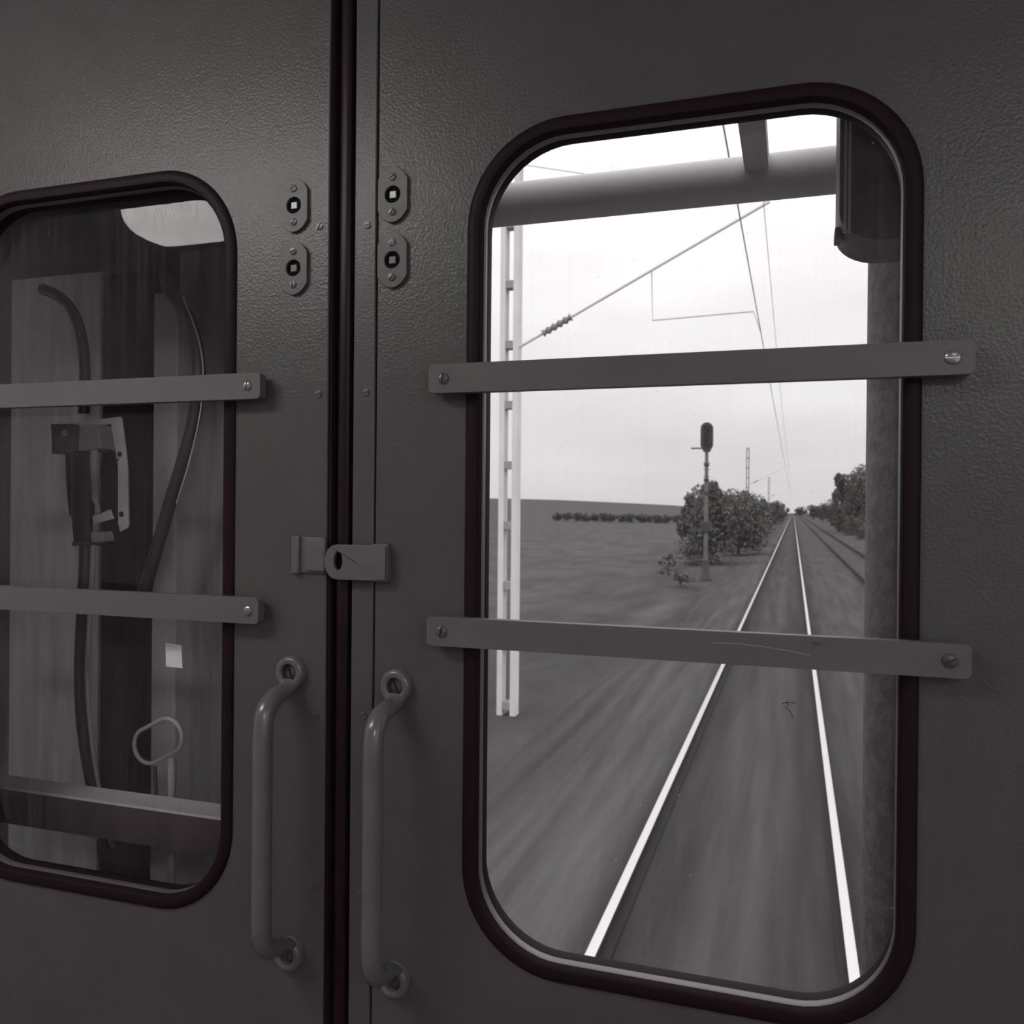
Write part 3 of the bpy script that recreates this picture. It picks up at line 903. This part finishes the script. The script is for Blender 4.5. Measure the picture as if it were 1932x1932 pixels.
# ------------------------------------------------------------------ signal
SY = 37.5
sb = A(1331, 1090, SY)
SX = sb.x
sg = thing('railway_signal', (SX, SY, sb.z), 'tall dark light signal with oval head on a post beside the track', 'signal')
zh0, zh1 = A(1331, 853, SY).z, A(1331, 797, SY).z
hw = 0.26
mb = MB()
out3 = [(SX - hw, zh0 + 0.28), (SX - 0.12, zh0), (SX + 0.12, zh0), (SX + hw, zh0 + 0.28)]
for q in range(0, 13):
    a = math.pi * q / 12
    out3.append((SX + hw * math.cos(a), zh1 - hw + hw * math.sin(a)))
hd = mb.prism(out3, SY - 0.06, SY + 0.10).build('signal_head', 'signal', sg, smooth=30)
for k in range(3):
    zc = zh0 + 0.38 + k * 0.32
    l = [[(SX + r * math.cos(2 * math.pi * q / 18), y, zc + r * math.sin(2 * math.pi * q / 18)) for q in range(18)] for r, y in ((0.10, SY - 0.05), (0.11, SY - 0.12), (0.11, SY - 0.2), (0.10, SY - 0.2), (0.09, SY - 0.07))]
    MB().quad_loops(l, caps=True).build('lamp_hood', 'signal', hd)
    MB().prism(circle(SX, zc, 0.09, 18), SY - 0.085, SY - 0.055).build('lens', 'lens', hd)
MB().tube([(SX, SY, sb.z), (SX, SY, sb.z + 2.2), (SX, SY, zh0 + 0.05)], [0.095, 0.09, 0.07], n=14).build('post', 'signal_post', sg)
MB().tube([(SX, SY, sb.z - 0.1), (SX, SY, sb.z + 0.12), (SX, SY, sb.z + 0.3), (SX, SY, sb.z + 0.75)], [0.26, 0.22, 0.16, 0.14], n=16).build('post_base', 'signal', sg, smooth=30)
MB().box(SX - 0.22, SX + 0.22, SY - 0.2, SY + 0.2, A(1331, 1003, SY).z, A(1331, 984, SY).z).build('relay_box', 'signal', sg, bevel=0.02)
za = A(1310, 846, SY).z
MB().box(A(1304, 846, SY).x, SX, SY - 0.03, SY + 0.03, za - 0.03, za + 0.03).build('side_arm', 'signal', sg)
for zz in (zh0 - 0.55, zh0 - 1.2, zh0 - 1.75):
    MB().tube([(SX, SY, zz - 0.06), (SX, SY, zz + 0.06)], 0.115, n=14).build('post_collar', 'signal', sg)
for k in range(14):
    zz = sb.z + 1.0 + k * 0.3
    if zz < zh0 - 0.1:
        MB().box(SX - 0.14, SX + 0.14, SY + 0.07, SY + 0.1, zz, zz + 0.03).build('step_rung', 'signal', sg)

# ------------------------------------------------------------------ shrubs and trees


def foliage_mesh(seed, n, leaf, blobs):
    rnd = random.Random(seed)
    v = []; f = []
    for _ in range(n):
        bx, by, bz, br, brz = rnd.choice(blobs)
        while True:
            p = Vector((rnd.uniform(-1, 1), rnd.uniform(-1, 1), rnd.uniform(-1, 1)))
            if 0.25 < p.length < 1: break
        p = p.normalized() * (p.length ** 0.4) * (1 + 0.12 * rnd.uniform(-1, 1.6))
        c = Vector((bx + p.x * br, by + p.y * br, max(0.05, bz + p.z * brz)))
        a = Vector((rnd.gauss(0, 1), rnd.gauss(0, 1), rnd.gauss(0, 1))).normalized()
        b = a.cross(Vector((rnd.gauss(0, 1), rnd.gauss(0, 1), rnd.gauss(0, 1)))).normalized()
        l = leaf * rnd.uniform(0.6, 1.3)
        k = len(v)
        v += [tuple(c - a * l), tuple(c + b * l * 0.45), tuple(c + a * l), tuple(c - b * l * 0.45)]
        f.append((k, k + 1, k + 2, k + 3))
    me = bpy.data.meshes.new('foliage'); me.from_pydata(v, [], f); me.update()
    me.materials.append(M['leaf'])
    return me


def stem_mesh(seed, h, r, branches):
    rnd = random.Random(seed); mb = MB()
    mb.tube([(0, 0, -0.3), (0.03, 0.02, h * 0.35), (-0.04, 0.05, h * 0.75)], [r, r * 0.8, r * 0.4], n=8)
    for _ in range(branches):
        a = rnd.uniform(0, 6.28); z = h * rnd.uniform(0.15, 0.5)
        mb.tube([(0, 0, z), (math.cos(a) * h * 0.16, math.sin(a) * h * 0.16, z + h * 0.2), (math.cos(a) * h * 0.28, math.sin(a) * h * 0.28, z + h * 0.42)], [r * 0.5, r * 0.35, r * 0.15], n=6)
    me = bpy.data.meshes.new('stem'); me.from_pydata([tuple(p) for p in mb.v], [], mb.f); me.update()
    me.materials.append(M['bark'])
    return me


def blobset(seed, k, w, h, tree=False):
    rnd = random.Random(seed); b = []
    for i in range(k):                     # sprigs breaking the outline
        a = rnd.uniform(0, 6.28); d = rnd.uniform(0.2, 1.0) * w
        b.append((math.cos(a) * d, math.sin(a) * d, h * rnd.uniform(0.35, 0.95) * (1 - 0.3 * (d / w) ** 2), w * 0.15, h * 0.1))
    for i in range(k):
        a = rnd.uniform(0, 6.28); d = rnd.uniform(0.1, 0.62) * w
        z = rnd.uniform(0.28, 0.8) * h if tree else rnd.uniform(0.0, 0.74) * h
        b.append((math.cos(a) * d, math.sin(a) * d, z, w * rnd.uniform(0.32, 0.55), h * (0.22 if tree else 0.27) * rnd.uniform(0.8, 1.2)))
    return b


BUSH = [(foliage_mesh(s, 6500, 0.12, blobset(s, 12, 1.9, 3.8)), stem_mesh(s, 3.6, 0.07, 7)) for s in (1, 2, 3)]
TREE = [(foliage_mesh(s, 8500, 0.2, blobset(s, 12, 3.4, 9.0, True)), stem_mesh(s, 8.5, 0.2, 8)) for s in (11, 12)]
TUFT = [(foliage_mesh(s, 260, 0.09, blobset(s, 4, 0.55, 0.7)), None) for s in (21, 22)]


def plant(name, kit, x, y, sc, rot, label, cat, group, zs=1.0):
    z = ground_z(x, y) if not (-2.7 < x < 5.8) else -0.2
    t = thing(name, (x, y, z - 0.02), label, cat, group)
    t.rotation_euler = (0, 0, rot); t.scale = (sc, sc, sc * zs)
    f = bpy.data.objects.new('foliage', kit[0]); C.objects.link(f); f.parent = t; f['kind'] = 'stuff'
    if kit[1]:
        s = bpy.data.objects.new('stem', kit[1]); C.objects.link(s); s.parent = t
    return t


left = [(-4.15, 50, 1.05, 1.2), (-3.5, 60, 1.2, 0.95), (-5.8, 66, 1.25, 1.1), (-7.2, 80, 1.2, 1.0), (-4.0, 76, 1.25, 1.0), (-5.9, 92, 1.3, 1.0),
        (-4.0, 100, 1.15, 1.0), (-4.4, 112, 1.1, 1.0), (-4.5, 124, 1.1, 1.0), (-5.0, 140, 1.2, 1.0), (-5.6, 166, 1.3, 1.0), (-4.7, 200, 1.35, 1.0),
        (-4.6, 250, 1.5, 1.0), (-4.7, 320, 1.8, 1.0)]
ORD = ['first', 'second', 'third', 'fourth', 'fifth', 'sixth', 'seventh', 'eighth', 'ninth', 'tenth', 'eleventh', 'twelfth', 'thirteenth', 'fourteenth']
for i, (x, y, s, zs) in enumerate(left):
    plant('shrub', BUSH[i % 3], x, y, s, i * 1.3, 'dark leafy shrub, %s from the signal in the row left of the track' % ORD[i], 'shrub', 'shrubs left of the track', zs)
right = [(8.2, 128, 1.05, 1.0, 0), (10.2, 136, 1.15, 0.95, 1), (7.7, 165, 0.75, 0.8, 1), (8.0, 205, 0.75, 0.75, 0), (8.0, 260, 0.8, 0.75, 1), (7.0, 330, 0.9, 0.7, 0), (3.5, 470, 1.0, 0.6, 1)]
lab = ['tall rounded dark tree right of the tracks next to the gangway roller', 'tall dark tree behind the rounded one, half hidden by the gangway roller',
       'lower dark tree just beyond the tall rounded one right of the tracks', 'fourth dark tree back along the right side of the tracks',
       'fifth dark tree back along the right side of the tracks', 'small far tree on the right where the tracks meet the horizon',
       'farthest tree closing the view where the tracks vanish']
for i, (x, y, s, zs, k) in enumerate(right):
    plant('tree', TREE[k], x, y, s, i * 2.1, lab[i], 'tree', 'trees right of the tracks', zs)
# low undergrowth below the tall trees
for i, (x, y, s) in enumerate([(7.2, 118, 0.7), (6.9, 100, 0.42), (6.8, 140, 0.7)]):
    plant('shrub', BUSH[i], x, y, s, i, ['low shrub in front of the tall rounded tree right of the tracks', 'smallest shrub beside the second track near the gangway roller',
          'low shrub under the tall trees right of the tracks'][i], 'shrub', 'shrubs right of the tracks')
# distant hedge in the field
for i in range(14):
    px = 1055 + i * 17
    Yh = 210
    d = A(px, 980, Yh)
    plant('hedge_shrub', BUSH[i % 3], d.x, Yh + random.uniform(-2, 2), 0.8, i, 'low dark shrub of the distant field hedge, %s from its left end' % ORD[i], 'shrub', 'hedge across the field', 0.75)
# weeds by the ditch
for i, (px, py, s, l) in enumerate([(1283, 1108, 1.0, 'dark weed tuft in the grass just left below the signal base'), (1262, 1070, 1.3, 'dark weed clump left of the signal post at the shrub edge'),
                                    (1302, 1052, 1.1, 'dark weed clump in front of the first trackside shrub'), (1255, 1085, 0.7, 'small weed tuft farthest left of the signal base')]):
    Yw = (3.05) * FPX / (py - 962) * 1.0
    d = A(px, py, Yw)
    plant('weed_tuft', TUFT[i % 2], d.x, Yw, s, i, l, 'weeds', 'weed tufts')
